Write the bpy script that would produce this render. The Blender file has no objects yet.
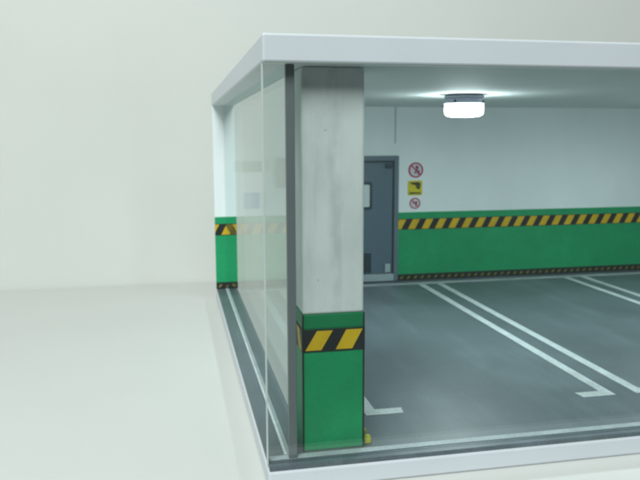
import bpy, bmesh, math, random
random.seed(5)
S = 0.125            # metres per unit: one unit is the clear height of the model garage
W, D = 3.3, 2.2      # width and depth of the model
XP = 0.0592          # left face of the side pane
scene = bpy.context.scene
C = scene.collection

# ------------------------------------------------------------------ materials
def new_mat(name):
    m = bpy.data.materials.new(name); m.use_nodes = True
    nt = m.node_tree
    return m, nt, nt.nodes['Principled BSDF']

def mat(name, col, rough=0.5, var=0.06, scale=18, bump=0.0, bscale=200, stretch=(1, 1, 1), spec=0.5, metal=0.0, coat=0.0):
    """painted / printed surface with a little procedural unevenness in colour, gloss and relief"""
    m, nt, b = new_mat(name)
    N, L = nt.nodes, nt.links
    tc = N.new('ShaderNodeTexCoord'); mp = N.new('ShaderNodeMapping')
    mp.inputs['Scale'].default_value = stretch
    L.new(tc.outputs['Object'], mp.inputs['Vector'])
    n1 = N.new('ShaderNodeTexNoise'); n1.inputs['Scale'].default_value = scale; n1.inputs['Detail'].default_value = 6
    n1.inputs['Roughness'].default_value = 0.62
    L.new(mp.outputs['Vector'], n1.inputs['Vector'])
    r = N.new('ShaderNodeValToRGB'); e = r.color_ramp.elements
    e[0].position = 0.3; e[1].position = 0.7
    e[0].color = (*[max(0, c * (1 - var)) for c in col], 1); e[1].color = (*[min(1, c * (1 + var)) for c in col], 1)
    L.new(n1.outputs['Fac'], r.inputs['Fac']); L.new(r.outputs['Color'], b.inputs['Base Color'])
    mr = N.new('ShaderNodeMapRange'); mr.inputs['To Min'].default_value = max(0.02, rough - 0.07); mr.inputs['To Max'].default_value = min(1, rough + 0.07)
    L.new(n1.outputs['Fac'], mr.inputs['Value']); L.new(mr.outputs['Result'], b.inputs['Roughness'])
    b.inputs['Specular IOR Level'].default_value = spec
    b.inputs['Metallic'].default_value = metal
    b.inputs['Coat Weight'].default_value = coat
    if bump:
        n2 = N.new('ShaderNodeTexNoise'); n2.inputs['Scale'].default_value = bscale; n2.inputs['Detail'].default_value = 3
        L.new(tc.outputs['Object'], n2.inputs['Vector'])
        bp = N.new('ShaderNodeBump'); bp.inputs['Strength'].default_value = bump; bp.inputs['Distance'].default_value = 0.0004
        L.new(n2.outputs['Fac'], bp.inputs['Height']); L.new(bp.outputs['Normal'], b.inputs['Normal'])
    return m

def concrete(name, base, stain):
    """pale cast concrete: cloudy, with vertical drip stains and small dark pits"""
    m, nt, b = new_mat(name); N, L = nt.nodes, nt.links
    tc = N.new('ShaderNodeTexCoord')
    def noise(sc, st, det=5, rg=0.6):
        mp = N.new('ShaderNodeMapping'); mp.inputs['Scale'].default_value = st
        L.new(tc.outputs['Object'], mp.inputs['Vector'])
        n = N.new('ShaderNodeTexNoise'); n.inputs['Scale'].default_value = sc; n.inputs['Detail'].default_value = det; n.inputs['Roughness'].default_value = rg
        L.new(mp.outputs['Vector'], n.inputs['Vector']); return n
    def ramp(n, p0, p1):
        r = N.new('ShaderNodeMapRange'); r.inputs['From Min'].default_value = p0; r.inputs['From Max'].default_value = p1
        L.new(n.outputs['Fac'], r.inputs['Value']); return r
    def mix(a, bcol, fac, k):
        mu = N.new('ShaderNodeMath'); mu.operation = 'MULTIPLY'; mu.inputs[1].default_value = k; L.new(fac.outputs['Result'], mu.inputs[0])
        mx = N.new('ShaderNodeMix'); mx.data_type = 'RGBA'
        L.new(mu.outputs[0], mx.inputs['Factor'])
        if isinstance(a, tuple): mx.inputs['A'].default_value = (*a, 1)
        else: L.new(a, mx.inputs['A'])
        mx.inputs['B'].default_value = (*bcol, 1)
        return mx.outputs['Result']
    c = mix(base, stain, ramp(noise(60, (1, 1, 0.5)), 0.42, 0.68), 0.30)
    c = mix(c, tuple(x * 0.72 for x in stain), ramp(noise(130, (1, 1, 0.05)), 0.53, 0.72), 0.38)
    c = mix(c, tuple(x * 0.4 for x in stain), ramp(noise(420, (1, 1, 1), 2, 0.5), 0.70, 0.76), 0.28)
    # one broad damp streak running down the front, with ragged sides
    sep = N.new('ShaderNodeSeparateXYZ'); L.new(tc.outputs['Object'], sep.inputs[0])
    wob = noise(90, (0.3, 0.3, 1), 4)
    ad = N.new('ShaderNodeMath'); ad.operation = 'MULTIPLY_ADD'; ad.inputs[1].default_value = 0.004; L.new(wob.outputs['Fac'], ad.inputs[0]); L.new(sep.outputs['X'], ad.inputs[2])
    su = N.new('ShaderNodeMath'); su.operation = 'SUBTRACT'; su.inputs[1].default_value = 0.190 * S + 0.002; L.new(ad.outputs[0], su.inputs[0])
    ab = N.new('ShaderNodeMath'); ab.operation = 'ABSOLUTE'; L.new(su.outputs[0], ab.inputs[0])
    st = N.new('ShaderNodeMapRange'); st.interpolation_type = 'SMOOTHSTEP'
    st.inputs['From Min'].default_value = 0.0; st.inputs['From Max'].default_value = 0.0032; st.inputs['To Min'].default_value = 1; st.inputs['To Max'].default_value = 0
    L.new(ab.outputs[0], st.inputs['Value'])
    br = ramp(noise(150, (1, 1, 0.35), 4), 0.38, 0.62)
    mu = N.new('ShaderNodeMath'); mu.operation = 'MULTIPLY'; L.new(st.outputs['Result'], mu.inputs[0]); L.new(br.outputs['Result'], mu.inputs[1])
    class W_: outputs = {'Result': mu.outputs[0]}
    c = mix(c, stain, W_, 0.38)
    L.new(c, b.inputs['Base Color']); b.inputs['Roughness'].default_value = 0.6
    n2 = noise(500, (1, 1, 1), 3)
    bp = N.new('ShaderNodeBump'); bp.inputs['Strength'].default_value = 0.15; bp.inputs['Distance'].default_value = 0.0003
    L.new(n2.outputs['Fac'], bp.inputs['Height']); L.new(bp.outputs['Normal'], b.inputs['Normal'])
    return m

def acrylic(name, tint=(0.97, 0.985, 0.98)):
    """clear sheet: mirror reflection by Fresnel on both faces, the rest goes straight through"""
    m = bpy.data.materials.new(name); m.use_nodes = True
    nt = m.node_tree; N, L = nt.nodes, nt.links
    N.clear()
    out = N.new('ShaderNodeOutputMaterial'); mx = N.new('ShaderNodeMixShader')
    tr = N.new('ShaderNodeBsdfTransparent'); tr.inputs['Color'].default_value = (*tint, 1)
    gl = N.new('ShaderNodeBsdfGlossy'); gl.inputs['Roughness'].default_value = 0.015; gl.inputs['Color'].default_value = (0.97, 1, 0.99, 1)
    fr = N.new('ShaderNodeFresnel'); ge = N.new('ShaderNodeNewGeometry')
    mr = N.new('ShaderNodeMapRange'); mr.inputs['To Min'].default_value = 1.49; mr.inputs['To Max'].default_value = 1 / 1.49
    L.new(ge.outputs['Backfacing'], mr.inputs['Value']); L.new(mr.outputs['Result'], fr.inputs['IOR'])
    L.new(fr.outputs['Fac'], mx.inputs['Fac']); L.new(tr.outputs[0], mx.inputs[1]); L.new(gl.outputs[0], mx.inputs[2])
    L.new(mx.outputs[0], out.inputs['Surface'])
    return m

def glow(name, col, strength):
    m, nt, b = new_mat(name)
    b.inputs['Base Color'].default_value = (0.8, 0.8, 0.8, 1); b.inputs['Roughness'].default_value = 0.4
    b.inputs['Emission Color'].default_value = (*col, 1); b.inputs['Emission Strength'].default_value = strength
    return m

M = dict(
    backdrop=mat('painted_wall', (0.695, 0.715, 0.675), 0.75, 0.03, 5, 0.12, 300),
    table=mat('white_laminate', (0.615, 0.625, 0.60), 0.42, 0.03, 7, 0.05, 260),
    pvc=mat('white_pvc_board', (0.63, 0.675, 0.715), 0.42, 0.03, 20, 0.05, 350),
    ceiling=mat('matt_ceiling_print', (0.74, 0.79, 0.78), 0.75, 0.04, 20, 0.05, 300, spec=0.25),
    floor=mat('printed_asphalt', (0.094, 0.126, 0.141), 0.40, 0.24, 16, 0.06, 600),
    line=mat('line_paint', (0.47, 0.54, 0.545), 0.5, 0.12, 120),
    line2=mat('pale_line_paint', (0.37, 0.425, 0.45), 0.5, 0.12, 120),
    wall=mat('printed_white_wall', (0.79, 0.85, 0.85), 0.5, 0.05, 22, 0.04, 300, (1, 1, 0.5)),
    green=mat('green_print', (0.008, 0.300, 0.114), 0.42, 0.10, 40),
    green2=mat('pillar_green_print', (0.007, 0.280, 0.106), 0.42, 0.10, 40),
    dkgreen=mat('dark_green_print', (0.004, 0.195, 0.070), 0.45, 0.1, 40),
    black=mat('black_print', (0.016, 0.019, 0.021), 0.45, 0.2, 60),
    yellow=mat('yellow_print', (0.62, 0.41, 0.010), 0.45, 0.12, 60),
    dimyellow=mat('worn_yellow_print', (0.17, 0.17, 0.03), 0.5, 0.15, 90),
    concrete=concrete('cast_concrete', (0.68, 0.725, 0.715), (0.28, 0.32, 0.305)),
    seam=mat('joint_grey', (0.46, 0.54, 0.54), 0.6),
    doorframe=mat('door_frame_grey', (0.115, 0.170, 0.195), 0.45, 0.06, 40),
    door=mat('door_leaf_grey', (0.095, 0.150, 0.190), 0.42, 0.07, 30, 0.03, 300),
    doordark=mat('dark_slate', (0.028, 0.048, 0.058), 0.4),
    doorpale=mat('pale_steel', (0.34, 0.42, 0.44), 0.35),
    pane_white=mat('frosted_white', (0.62, 0.68, 0.69), 0.35),
    red=mat('red_print', (0.42, 0.045, 0.095), 0.45, 0.08, 90),
    signwhite=mat('sign_white', (0.64, 0.62, 0.66), 0.4),
    signyellow=mat('sign_yellow', (0.62, 0.54, 0.02), 0.4, 0.08, 90),
    pict=mat('pictogram_dark', (0.035, 0.035, 0.02), 0.45),
    blue=mat('blue_print', (0.012, 0.13, 0.55), 0.4),
    exitgreen=mat('sign_green', (0.03, 0.26, 0.13), 0.4),
    cabinet=mat('cabinet_grey', (0.13, 0.20, 0.185), 0.45),
    edge_dark=mat('dark_pane_edge', (0.15, 0.175, 0.18), 0.35),  # grey painted in for the dark internal reflection of a clear edge
    edge_pale=mat('pale_pane_edge', (0.55, 0.62, 0.60), 0.4),
    acrylic=acrylic('clear_acrylic'),
    acrylic2=acrylic('tinted_acrylic', (0.87, 0.915, 0.91)),
    cap=mat('lamp_cap_grey', (0.30, 0.32, 0.40), 0.35),
    screw=mat('screw_dark', (0.02, 0.02, 0.03), 0.4),
    lampside=glow('lit_diffuser_side', (0.84, 0.98, 1.0), 38.0),
    lampglow=glow('lit_diffuser', (0.84, 0.98, 1.0), 185.0),
    darkred=mat('dark_red_print', (0.16, 0.03, 0.055), 0.45),
    blue2=mat('pale_blue_print', (0.03, 0.20, 0.62), 0.4),
    chock=mat('yellow_rubber', (0.34, 0.36, 0.03), 0.5, 0.2, 200),
    chockdark=mat('olive_rubber', (0.12, 0.16, 0.02), 0.6, 0.2, 200),
)

def grain(m, fine, amount, scuff):
    nt = m.node_tree; N, L = nt.nodes, nt.links; b = N['Principled BSDF']
    src = b.inputs['Base Color'].links[0].from_socket
    tc = N.new('ShaderNodeTexCoord')
    n = N.new('ShaderNodeTexNoise'); n.inputs['Scale'].default_value = fine; n.inputs['Detail'].default_value = 2; L.new(tc.outputs['Object'], n.inputs['Vector'])
    mr = N.new('ShaderNodeMapRange'); mr.inputs['From Min'].default_value = 0.3; mr.inputs['From Max'].default_value = 0.7
    mr.inputs['To Min'].default_value = 1 - amount; mr.inputs['To Max'].default_value = 1 + amount; L.new(n.outputs['Fac'], mr.inputs['Value'])
    mp = N.new('ShaderNodeMapping'); mp.inputs['Scale'].default_value = (1, 0.12, 1); mp.inputs['Rotation'].default_value = (0, 0, 0.12)
    L.new(tc.outputs['Object'], mp.inputs['Vector'])
    n2 = N.new('ShaderNodeTexNoise'); n2.inputs['Scale'].default_value = 75; n2.inputs['Detail'].default_value = 7; L.new(mp.outputs['Vector'], n2.inputs['Vector'])
    mr2 = N.new('ShaderNodeMapRange'); mr2.inputs['From Min'].default_value = 0.5; mr2.inputs['From Max'].default_value = 0.75
    mr2.inputs['To Min'].default_value = 1; mr2.inputs['To Max'].default_value = 1 + scuff; L.new(n2.outputs['Fac'], mr2.inputs['Value'])
    mu = N.new('ShaderNodeMath'); mu.operation = 'MULTIPLY'; L.new(mr.outputs['Result'], mu.inputs[0]); L.new(mr2.outputs['Result'], mu.inputs[1])
    v = N.new('ShaderNodeVectorMath'); v.operation = 'SCALE'; L.new(src, v.inputs[0]); L.new(mu.outputs[0], v.inputs['Scale'])
    L.new(v.outputs[0], b.inputs['Base Color'])
grain(M['floor'], 1500, 0.16, 0.32)
grain(M['line'], 900, 0.12, -0.28)
grain(M['line2'], 900, 0.12, -0.28)
grain(M['green2'], 700, 0.05, 0.12)
grain(M['green'], 700, 0.05, 0.12)

# ------------------------------------------------------------------ mesh helpers (all in units, scaled to metres at link time)
class MB:
    def __init__(s): s.v, s.f, s.mi = [], [], []
    def box(s, x0, x1, y0, y1, z0, z1, mi=0):
        i = len(s.v)
        s.v += [(x0, y0, z0), (x1, y0, z0), (x1, y1, z0), (x0, y1, z0), (x0, y0, z1), (x1, y0, z1), (x1, y1, z1), (x0, y1, z1)]
        for q in ((0, 3, 2, 1), (4, 5, 6, 7), (0, 1, 5, 4), (1, 2, 6, 5), (2, 3, 7, 6), (3, 0, 4, 7)):
            s.f.append([i + k for k in q]); s.mi.append(mi)
        return s
    def prism(s, pts, axis, a, b, mi=0):
        """polygon extruded along an axis; pts in (x,z) for axis y, (y,z) for axis x, (x,y) for axis z"""
        def P(p, t): return {'y': (p[0], t, p[1]), 'x': (t, p[0], p[1]), 'z': (p[0], p[1], t)}[axis]
        i = len(s.v); n = len(pts)
        s.v += [P(p, a) for p in pts] + [P(p, b) for p in pts]
        s.f.append(list(range(i, i + n))); s.mi.append(mi)
        s.f.append(list(range(i + 2 * n - 1, i + n - 1, -1))); s.mi.append(mi)
        for k in range(n):
            s.f.append([i + k, i + n + k, i + n + (k + 1) % n, i + (k + 1) % n]); s.mi.append(mi)
        return s
    def lathe(s, cx, cy, prof, n=48, mi=0):
        i = len(s.v); m = len(prof)
        for r, z in prof:
            for k in range(n):
                a = 2 * math.pi * k / n; s.v.append((cx + r * math.cos(a), cy + r * math.sin(a), z))
        for j in range(m - 1):
            for k in range(n):
                s.f.append([i + j * n + k, i + j * n + (k + 1) % n, i + (j + 1) * n + (k + 1) % n, i + (j + 1) * n + k]); s.mi.append(mi)
        s.f.append([i + k for k in range(n)]); s.mi.append(mi)
        s.f.append([i + (m - 1) * n + k for k in range(n)]); s.mi.append(mi)
        return s
    def ring(s, cx, cz, r0, r1, y0, y1, n=40, mi=0):
        i = len(s.v)
        for r, y in ((r0, y0), (r1, y0), (r1, y1), (r0, y1)):
            for k in range(n):
                a = 2 * math.pi * k / n; s.v.append((cx + r * math.cos(a), y, cz + r * math.sin(a)))
        for j in range(4):
            for k in range(n):
                s.f.append([i + j * n + k, i + j * n + (k + 1) % n, i + ((j + 1) % 4) * n + (k + 1) % n, i + ((j + 1) % 4) * n + k]); s.mi.append(mi)
        return s
    def build(s, name, mats, parent=None, origin=(0, 0, 0), bevel=0.0, smooth=False):
        me = bpy.data.meshes.new(name)
        me.from_pydata([tuple((c - o) * S for c, o in zip(v, origin)) for v in s.v], [], s.f)
        for m in (mats if isinstance(mats, (list, tuple)) else [mats]): me.materials.append(m)
        for p, mi in zip(me.polygons, s.mi): p.material_index = mi
        bm = bmesh.new(); bm.from_mesh(me); bmesh.ops.recalc_face_normals(bm, faces=bm.faces); bm.to_mesh(me); bm.free()
        if smooth:
            for p in me.polygons: p.use_smooth = True
        ob = bpy.data.objects.new(name, me); C.objects.link(ob)
        base = world_of(parent)
        ob.location = tuple(o * S - b for o, b in zip(origin, base))
        if parent: ob.parent = parent
        if bevel:
            bv = ob.modifiers.new('bevel', 'BEVEL'); bv.width = bevel * S; bv.segments = 2; bv.limit_method = 'ANGLE'; bv.angle_limit = math.radians(40)
        return ob

def world_of(o):
    x = [0, 0, 0]
    while o is not None:
        x = [a + b for a, b in zip(x, o.location)]; o = o.parent
    return x

def thing(name, loc, label, cat, group=None):
    o = bpy.data.objects.new(name, None); C.objects.link(o)
    o.empty_display_size = 0.01
    o.location = tuple(c * S for c in loc)
    return tag(o, label, cat, group)

def tag(o, label, cat, group=None):
    o['label'] = label; o['category'] = cat
    if group: o['group'] = group
    return o

def hazard(mb, x0, x1, z0, z1, y0, y1, first, period, width, slant, mi_y):
    """yellow slashes laid as thin slabs just proud of a black band facing -y, cut at the band's ends"""
    x = first
    while x < x1:
        poly = [(x, z0), (x + width, z0), (x + width + slant, z1), (x + slant, z1)]
        for lim, sg in ((x0, 1), (x1, -1)):
            out = []
            for k in range(len(poly)):
                a, b = poly[k], poly[(k + 1) % len(poly)]
                ia, ib = sg * (a[0] - lim) >= 0, sg * (b[0] - lim) >= 0
                if ia: out.append(a)
                if ia != ib:
                    t = (lim - a[0]) / (b[0] - a[0]); out.append((lim, a[1] + t * (b[1] - a[1])))
            poly = out
            if len(poly) < 3: break
        if len(poly) >= 3: mb.prism(poly, 'y', y0, y1, mi_y)
        x += period
    return mb

# ------------------------------------------------------------------ setting
TB = -0.066
YB = 2.73
o = MB().box(-14, 16, -0.22, YB, TB - 0.25, TB).build('table_top', M['table'], bevel=0.02); o['kind'] = 'structure'
o = MB().box(-16, 18, YB + 0.004, YB + 0.4, -7, 13).build('background_wall', M['backdrop']); o['kind'] = 'structure'

# printed floor of the model garage with its painted lines
fl = MB().box(0.004, W - 0.004, 0.004, D + 0.03, -0.012, 0.0).build('garage_floor', M['floor'])
fl['kind'] = 'structure'
Z0, Z1 = 0.0004, 0.0016
MB().box(0.01, W - 0.01, 0.038, 0.062, Z0, Z1).build('border_line', M['line2'], fl)
MB().box(XP - 0.0085, XP - 0.0006, 0.066, D - 0.002, Z0, Z1).build('border_line', M['line'], fl)
MB().box(0.09, W - 0.09, 2.075, 2.125, Z0, Z1).build('border_line', M['line2'], fl)
for k in range(4):
    xa = 0.222 + 0.908 * k
    for j, x in enumerate((xa, xa + 0.11)):
        if x + 0.04 > W - 0.1: continue
        pts = [(x, 2.071), (x, 0.275), (x + 0.036, 0.275), (x + 0.036, 2.071)]
        mb = MB().prism(pts, 'z', Z0, Z1)
        if j: mb.prism([(x + 0.0362, 0.275), (x + 0.115, 0.275), (x + 0.122, 0.317), (x + 0.0362, 0.317)], 'z', Z0, Z1)
        else: mb.prism([(x - 0.0002, 0.275), (x - 0.0002, 0.317), (x - 0.086, 0.317), (x - 0.079, 0.275)], 'z', Z0, Z1)
        mb.build('bay_line', M['line'], fl)

# ------------------------------------------------------------------ display case
case = thing('display_case', (W / 2, D / 2, TB), 'clear acrylic display case with thick white lid and white base round the model garage', 'display case')
MB().box(0, W, 0, D + 0.034, TB + 0.0005, -0.0125).build('base', M['pvc'], case, bevel=0.006)
MB().box(0, W, 0, D + 0.034, 1.0, 1.066).build('lid', [M['pvc'], M['ceiling']], case, bevel=0.005)
for p in bpy.data.objects['lid'].data.polygons:
    if p.normal.z < -0.9: p.material_index = 1
PT = 0.0215
fp = MB().box(0.0035, W - 0.0035, 0.022, 0.0335, 0.0, 0.9995).build('front_pane', M['acrylic'], case)
MB().box(0.0, 0.003, 0.0215, 0.034, 0.0, 0.9995).build('polished_edge', M['edge_pale'], fp)
sp = MB().box(XP, XP + PT, 0.050, D - 0.001, 0.0005, 0.9995).build('side_pane', M['acrylic2'], case)
MB().box(XP - 0.0005, XP + PT + 0.0005, 0.038, 0.0497, 0.002, 0.9993).build('dark_edge', M['edge_dark'], sp, bevel=0.002)  # opaque strip, its colour standing in for reflections inside the acrylic edge
sp = MB().box(W - XP - PT, W - XP, 0.050, D - 0.001, 0.0005, 0.9995).build('side_pane', M['acrylic2'], case)
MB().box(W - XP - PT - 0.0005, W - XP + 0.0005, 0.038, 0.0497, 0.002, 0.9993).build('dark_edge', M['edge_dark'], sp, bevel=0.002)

# ------------------------------------------------------------------ back wall of the model
DL, DR = 0.585, 1.044       # door opening
bw = thing('garage_wall', (W / 2, D, 0), 'white garage wall with green lower band and black-yellow hazard striping, round the grey door', 'wall')
MB().box(0, W, D, D + 0.03, 0.0005, 0.9995).build('wall_panel', M['wall'], bw)
for a, b in ((0.0, DL - 0.001), (DR + 0.001, W)):
    y1 = D - 0.0005
    MB().box(a, b, D - 0.003, y1, 0.037, 0.4005).build('green_band', M['green'], bw)
    mb = MB().box(a, b, D - 0.0050, D - 0.0032, 0.300, 0.3625, 0)
    hazard(mb, a, b, 0.303, 0.3595, D - 0.0064, D - 0.0052, 1.106 - 0.0825 * 15, 0.0825, 0.042, 0.030, 1)
    mb.build('hazard_stripe', [M['black'], M['yellow']], bw)
    mb = MB().box(a, b, D - 0.006, y1, 0.001, 0.0365, 0)
    hazard(mb, a, b, 0.010, 0.026, D - 0.0072, D - 0.0061, -0.2, 0.042, 0.014, 0.010, 1)
    mb.build('skirting', [M['black'], M['dimyellow']], bw)
for x in (1.025,):
    MB().box(x - 0.004, x + 0.004, D - 0.002, D - 0.0004, 0.795, 0.9985).build('joint', M['seam'], bw)

# ------------------------------------------------------------------ door
dr = thing('steel_door', ((DL + DR) / 2, D, 0), 'slate grey steel door with small white window in the back wall', 'door')
fw_ = 0.026
mb = MB().box(DL, DL + fw_, D - 0.018, D - 0.0005, 0.004, 0.726).box(DR - fw_, DR, D - 0.018, D - 0.0005, 0.004, 0.726)
mb.box(DL + fw_ + .0002, DR - fw_ - .0002, D - 0.018, D - 0.0005, 0.698, 0.726)
mb.build('frame', M['doorframe'], dr, bevel=0.002)
mb = MB().box(DL + fw_, DL + fw_ + 0.008, D - 0.006, D - 0.0004, 0.03, 0.697).box(DR - fw_ - 0.008, DR - fw_, D - 0.006, D - 0.0004, 0.03, 0.697)
mb.box(DL + fw_ + .0082, DR - fw_ - .0082, D - 0.006, D - 0.0004, 0.688, 0.697)
mb.build('gap_seal', M['doordark'], dr)
leaf = MB().box(DL + fw_ + 0.009, DR - fw_ - 0.009, D - 0.010, D - 0.0006, 0.05, 0.687).build('leaf', M['door'], dr, bevel=0.002)
def rrect(x0, x1, z0, z1, r, n=6):
    p = []
    for cx, cz, a0 in ((x1 - r, z1 - r, 0), (x0 + r, z1 - r, 90), (x0 + r, z0 + r, 180), (x1 - r, z0 + r, 270)):
        for k in range(n + 1):
            a = math.radians(a0 + 90 * k / n); p.append((cx + r * math.cos(a), cz + r * math.sin(a)))
    return p
wn = MB().prism(rrect(0.744, 0.888, 0.421, 0.581, 0.016), 'y', D - 0.014, D - 0.0101).build('window', M['doordark'], dr)
MB().prism(rrect(0.760, 0.872, 0.438, 0.564, 0.008), 'y', D - 0.0160, D - 0.0141).build('pane', M['pane_white'], wn)
mb = MB()
for k in range(8): mb.box(0.748, 0.884, D - 0.015, D - 0.0101, 0.058 + k * 0.0145, 0.068 + k * 0.0145)
mb.build('vent_grille', M['doordark'], dr)
MB().box(0.965, 1.003, D - 0.024, D - 0.0101, 0.656, 0.680).build('door_closer', M['doordark'], dr, bevel=0.003)
MB().box(0.966, 0.998, D - 0.020, D - 0.0101, 0.055, 0.105).build('kick_stop', M['doorpale'], dr, bevel=0.003)
mb = MB().box(0.630, 0.648, D - 0.030, D - 0.022, 0.31, 0.375).box(0.634, 0.644, D - 0.022, D - 0.0101, 0.318, 0.326).box(0.634, 0.644, D - 0.022, D - 0.0101, 0.358, 0.366)
mb.build('handle', M['doorpale'], dr, bevel=0.002)
MB().box(DL + fw_ + .001, DR - fw_ - .001, D - 0.024, D - 0.0006, 0.006, 0.046).build('sill', M['doorpale'], dr, bevel=0.002)

# ------------------------------------------------------------------ signs on the wall
SY = D - 0.0006
def disc(cx, cz, r, n=40): return [(cx + r * math.cos(2 * math.pi * k / n), cz + r * math.sin(2 * math.pi * k / n)) for k in range(n)]
def bar(cx, cz, l, w, ang):
    a = math.radians(ang); dx, dz = math.cos(a) * l, math.sin(a) * l; nx, nz = -math.sin(a) * w, math.cos(a) * w
    return [(cx - dx - nx, cz - dz - nz), (cx + dx - nx, cz + dz - nz), (cx + dx + nx, cz + dz + nz), (cx - dx + nx, cz - dz + nz)]
def ban_sign(cx, cz, r, label, big):
    t = thing('prohibition_sign', (cx, D, cz), label, 'sign', 'round red prohibition signs on the garage wall')
    MB().prism(disc(cx, cz, r), 'y', D - 0.0035, SY).build('plate', M['signwhite'], t)
    mb = MB()
    if big:      # a hand-held cigarette-like dark pictogram
        mb.prism(bar(cx + r * 0.10, cz - r * 0.02, r * 0.50, r * 0.10, 62), 'y', D - 0.0046, D - 0.0036)
        mb.prism(disc(cx + r * 0.12, cz + r * 0.42, r * 0.17, 16), 'y', D - 0.0047, D - 0.0037)
        mb.prism(bar(cx + r * 0.36, cz - r * 0.30, r * 0.26, r * 0.13, 80), 'y', D - 0.0049, D - 0.0039)
    else:
        mb.prism(bar(cx, cz + r * 0.12, r * 0.46, r * 0.12, 18), 'y', D - 0.0046, D - 0.0036)
        mb.prism(bar(cx + r * 0.2, cz - r * 0.22, r * 0.30, r * 0.12, 70), 'y', D - 0.0047, D - 0.0037)
    mb.build('pictogram', M['darkred'], t)
    mb = MB().ring(cx, cz, r * 0.80, r * 1.0, D - 0.0062, D - 0.0036)
    mb.prism(bar(cx, cz, r * 0.84, r * 0.10, -45), 'y', D - 0.0058, D - 0.0050)
    mb.build('red_ring', M['red'], t)
ban_sign(1.149, 0.643, 0.044, 'larger round red prohibition sign with diagonal bar, above the yellow sign', True)
ban_sign(1.147, 0.452, 0.032, 'smaller round red prohibition sign with diagonal bar, under the yellow sign', False)
ws = thing('warning_sign', (1.146, D, 0.54), 'square yellow sign with dark pictogram between the two round red signs', 'sign')
MB().prism(rrect(1.1035, 1.1895, 0.498, 0.582, 0.006), 'y', D - 0.0035, SY).build('plate', M['signyellow'], ws)
mb = MB()
mb.prism([(1.114, 0.571), (1.165, 0.574), (1.178, 0.566), (1.178, 0.546), (1.160, 0.556), (1.128, 0.560)], 'y', D - 0.0046, D - 0.0036)
mb.prism([(1.146, 0.558), (1.160, 0.5545), (1.177, 0.5448), (1.170, 0.530), (1.156, 0.538)], 'y', D - 0.0047, D - 0.0037)
mb.prism([(1.113, 0.506), (1.181, 0.506), (1.181, 0.514), (1.113, 0.516)], 'y', D - 0.0047, D - 0.0037)
mb.build('pictogram', M['pict'], ws)
bs = thing('blue_sign', (0.203, D, 0.487), 'small square light blue sign seen faintly through the side pane', 'sign')
MB().prism(rrect(0.158, 0.246, 0.443, 0.531, 0.01), 'y', D - 0.004, SY).build('plate', M['blue'], bs)
MB().prism(rrect(0.182, 0.224, 0.462, 0.520, 0.012), 'y', D - 0.0054, D - 0.0042).build('emblem', M['blue2'], bs)
gs = thing('exit_sign', (0.19, D, 0.675), 'long pale green sign seen faintly through the side pane, above the blue sign', 'sign')
MB().prism(rrect(0.112, 0.262, 0.645, 0.703, 0.006), 'y', D - 0.006, SY).build('plate', M['exitgreen'], gs)
cb = thing('wall_cabinet', (0.372, D, 0.56), 'small grey-green wall cabinet seen faintly through the side pane, beside the concrete pillar', 'cabinet')
MB().box(0.342, 0.400, D - 0.03, SY, 0.56, 0.72).build('body', M['cabinet'], cb, bevel=0.004)
MB().box(0.347, 0.395, D - 0.034, D - 0.0302, 0.566, 0.714).build('cabinet_door', M['cabinet'], cb, bevel=0.002)

# ------------------------------------------------------------------ front pillar
PX0, PX1, PY0, PY1 = 0.1022, 0.268, 0.0725, 0.235
pl = thing('concrete_pillar', ((PX0 + PX1) / 2, (PY0 + PY1) / 2, 0), 'stained pale concrete pillar with green foot and hazard band at the front corner', 'pillar')
mbs = MB().box(PX0 + 0.0015, PX1 - 0.0015, PY0 + 0.0015, PY1 - 0.0015, 0.372, 0.9995)
mbs.build('shaft', M['concrete'], pl, bevel=0.006)
gf = MB().box(PX0 + .0008, PX1 - .0008, PY0 + .0008, PY1 - .0008, 0.0008, 0.3335).build('green_foot', M['green2'], pl, bevel=0.003)
MB().box(PX0 + .0008, PX1 - .0008, PY0 + .0008, PY1 - .0008, 0.3337, 0.3718).build('dark_green_collar', M['dkgreen'], pl, bevel=0.002)
mb = MB().box(PX0 - .0012, PX1 + .0012, PY0 - .0012, PY1 + .0012, 0.2725, 0.3325, 0)
def slash(x, w, sl): return [(x, 0.277), (x + w, 0.277), (x + w + sl, 0.3285), (x + sl, 0.3285)]
for x, w_, sl in ((0.1095, 0.042, 0.031), (0.1905, 0.044, 0.028)):
    mb.prism(slash(x, w_, sl), 'y', PY0 - 0.0024, PY0 - 0.0013, 1)
    mb.prism(slash(x, w_, sl), 'y', PY1 + 0.0013, PY1 + 0.0024, 1)
for y in (0.079, 0.160):
    mb.prism(slash(y, 0.036, 0.030), 'x', PX0 - 0.0024, PX0 - 0.0013, 1)
    mb.prism(slash(y, 0.036, 0.030), 'x', PX1 + 0.0013, PX1 + 0.0024, 1)
mb.build('hazard_band', [M['black'], M['yellow']], pl)
mb = MB()
for x in (PX0, PX1):
    for y in (PY0, PY1):
        s1 = -1 if x == PX0 else 1; s2 = -1 if y == PY0 else 1
        xa, xb = sorted((x + s1 * 0.0006, x - s1 * 0.0036)); ya, yb = sorted((y + s2 * 0.0006, y - s2 * 0.0036))
        mb.box(xa, xb, ya, yb, 0.0006, 0.2723).box(xa, xb, ya, yb, 0.3327, 0.3722)
mb.build('corner_trim', M['dkgreen' if False else 'black'], pl)

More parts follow.
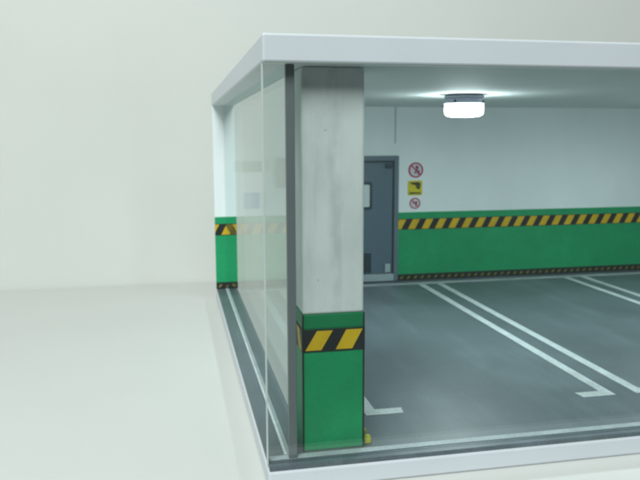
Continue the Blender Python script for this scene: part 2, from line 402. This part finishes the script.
# ------------------------------------------------------------------ small yellow chock by the pillar
ck = thing('wheel_chock', (0.286, 0.098, 0), 'tiny yellow-green rubber chock at the foot of the concrete pillar', 'chock')
mb = MB().prism([(0.082, 0.001), (0.118, 0.001), (0.115, 0.009), (0.103, 0.021), (0.094, 0.022), (0.086, 0.012)], 'x', 0.2735, 0.294)
mb.build('wedge', M['chock'], ck, bevel=0.005)
MB().lathe(0.2775, 0.104, [(0.004, 0.0225), (0.0065, 0.027), (0.0065, 0.034), (0.003, 0.038)], 16).build('knob', M['chock'], ck, smooth=True)
mb = MB()
for y in (0.088, 0.098, 0.108): mb.box(0.2728, 0.2948, y, y + 0.004, 0.0015, 0.010)
mb.build('rib', M['chockdark'], ck)

# ------------------------------------------------------------------ ceiling lamp
LX, LY = 0.968, 1.10
lp = thing('ceiling_lamp', (LX, LY, 1.0), 'small round lit ceiling lamp with grey cap under the white lid', 'ceiling lamp', 'ceiling lamps of the model garage')
MB().lathe(LX, LY, [(0.066, 0.9995), (0.080, 0.994), (0.080, 0.986), (0.0745, 0.983), (0.0745, 0.968), (0.0835, 0.966), (0.0835, 0.962), (0.0745, 0.962)], 56).build('cap', M['cap'], lp, smooth=False)
mb = MB().lathe(LX, LY, [(0.0765, 0.9615), (0.0785, 0.957), (0.0785, 0.928), (0.075, 0.919), (0.066, 0.914)], 56, 0)
mb.lathe(LX, LY, [(0.0655, 0.9138), (0.04, 0.911), (0.015, 0.910)], 56, 1)
mb.build('diffuser', [M['lampside'], M['lampglow']], lp, smooth=True)
for a in (218, 338, 98):
    sx, sy = LX + 0.075 * math.cos(math.radians(a)), LY + 0.075 * math.sin(math.radians(a))
    MB().lathe(sx, sy, [(0.002, 0.966), (0.005, 0.967), (0.005, 0.976), (0.002, 0.977)], 12).build('screw', M['screw'], lp)
# unseen copy of the lamp, added to light the far bays
l2 = lp.copy(); C.objects.link(l2); l2.location.x = (W - LX) * S
l2['label'] = 'added unseen copy of the ceiling lamp, lighting the bays farthest from the concrete pillar'
for ch in list(lp.children):
    c = ch.copy(); C.objects.link(c); c.parent = l2

# ------------------------------------------------------------------ light
w = bpy.data.worlds.new('World'); scene.world = w; w.use_nodes = True
bg = w.node_tree.nodes['Background']
bg.inputs['Color'].default_value = (0.80, 0.93, 0.90, 1); bg.inputs['Strength'].default_value = 0.125
def area(name, loc, target, size, power, col):
    l = bpy.data.lights.new(name, 'AREA'); l.shape = 'SQUARE'; l.size = size * S; l.energy = power; l.color = col
    o = bpy.data.objects.new(name, l); C.objects.link(o); o.location = [c * S for c in loc]
    from mathutils import Vector
    o.rotation_euler = (Vector(target) - Vector(loc)).to_track_quat('-Z', 'Y').to_euler()
    return o
area('room_light', (-2.5, -5.0, 7.0), (0.3, 1.2, 0.3), 4.0, 12.9, (0.94, 1.0, 0.99))

# ------------------------------------------------------------------ camera (solved from the photograph)
cam = bpy.data.cameras.new('camera'); co = bpy.data.objects.new('camera', cam); C.objects.link(co)
cx, cy, cz, yaw, pitch, roll, f = -0.2094, -1.6724, 0.8227, 0.2029, -0.1426, -0.0034, 705.52
from mathutils import Matrix, Vector
fwv = Vector((math.sin(yaw) * math.cos(pitch), math.cos(yaw) * math.cos(pitch), math.sin(pitch)))
r = Vector((math.cos(yaw), -math.sin(yaw), 0)); u = r.cross(fwv)
r2 = r * math.cos(roll) + u * math.sin(roll); u2 = -r * math.sin(roll) + u * math.cos(roll)
m = Matrix((r2, u2, -fwv)).transposed().to_4x4(); m.translation = Vector((cx, cy, cz)) * S
co.matrix_world = m
cam.sensor_width = 36; cam.lens = f / 640 * 36; cam.clip_start = 0.01; cam.clip_end = 100
cam.dof.use_dof = True; cam.dof.focus_distance = 1.95 * S; cam.dof.aperture_fstop = 40
scene.camera = co
scene.cycles.filter_width = 2.7
scene.cycles.max_bounces = 16; scene.cycles.transparent_max_bounces = 24
scene.view_settings.view_transform = 'Standard'; scene.view_settings.look = 'None'
scene.view_settings.exposure = 0.15; scene.view_settings.gamma = 1
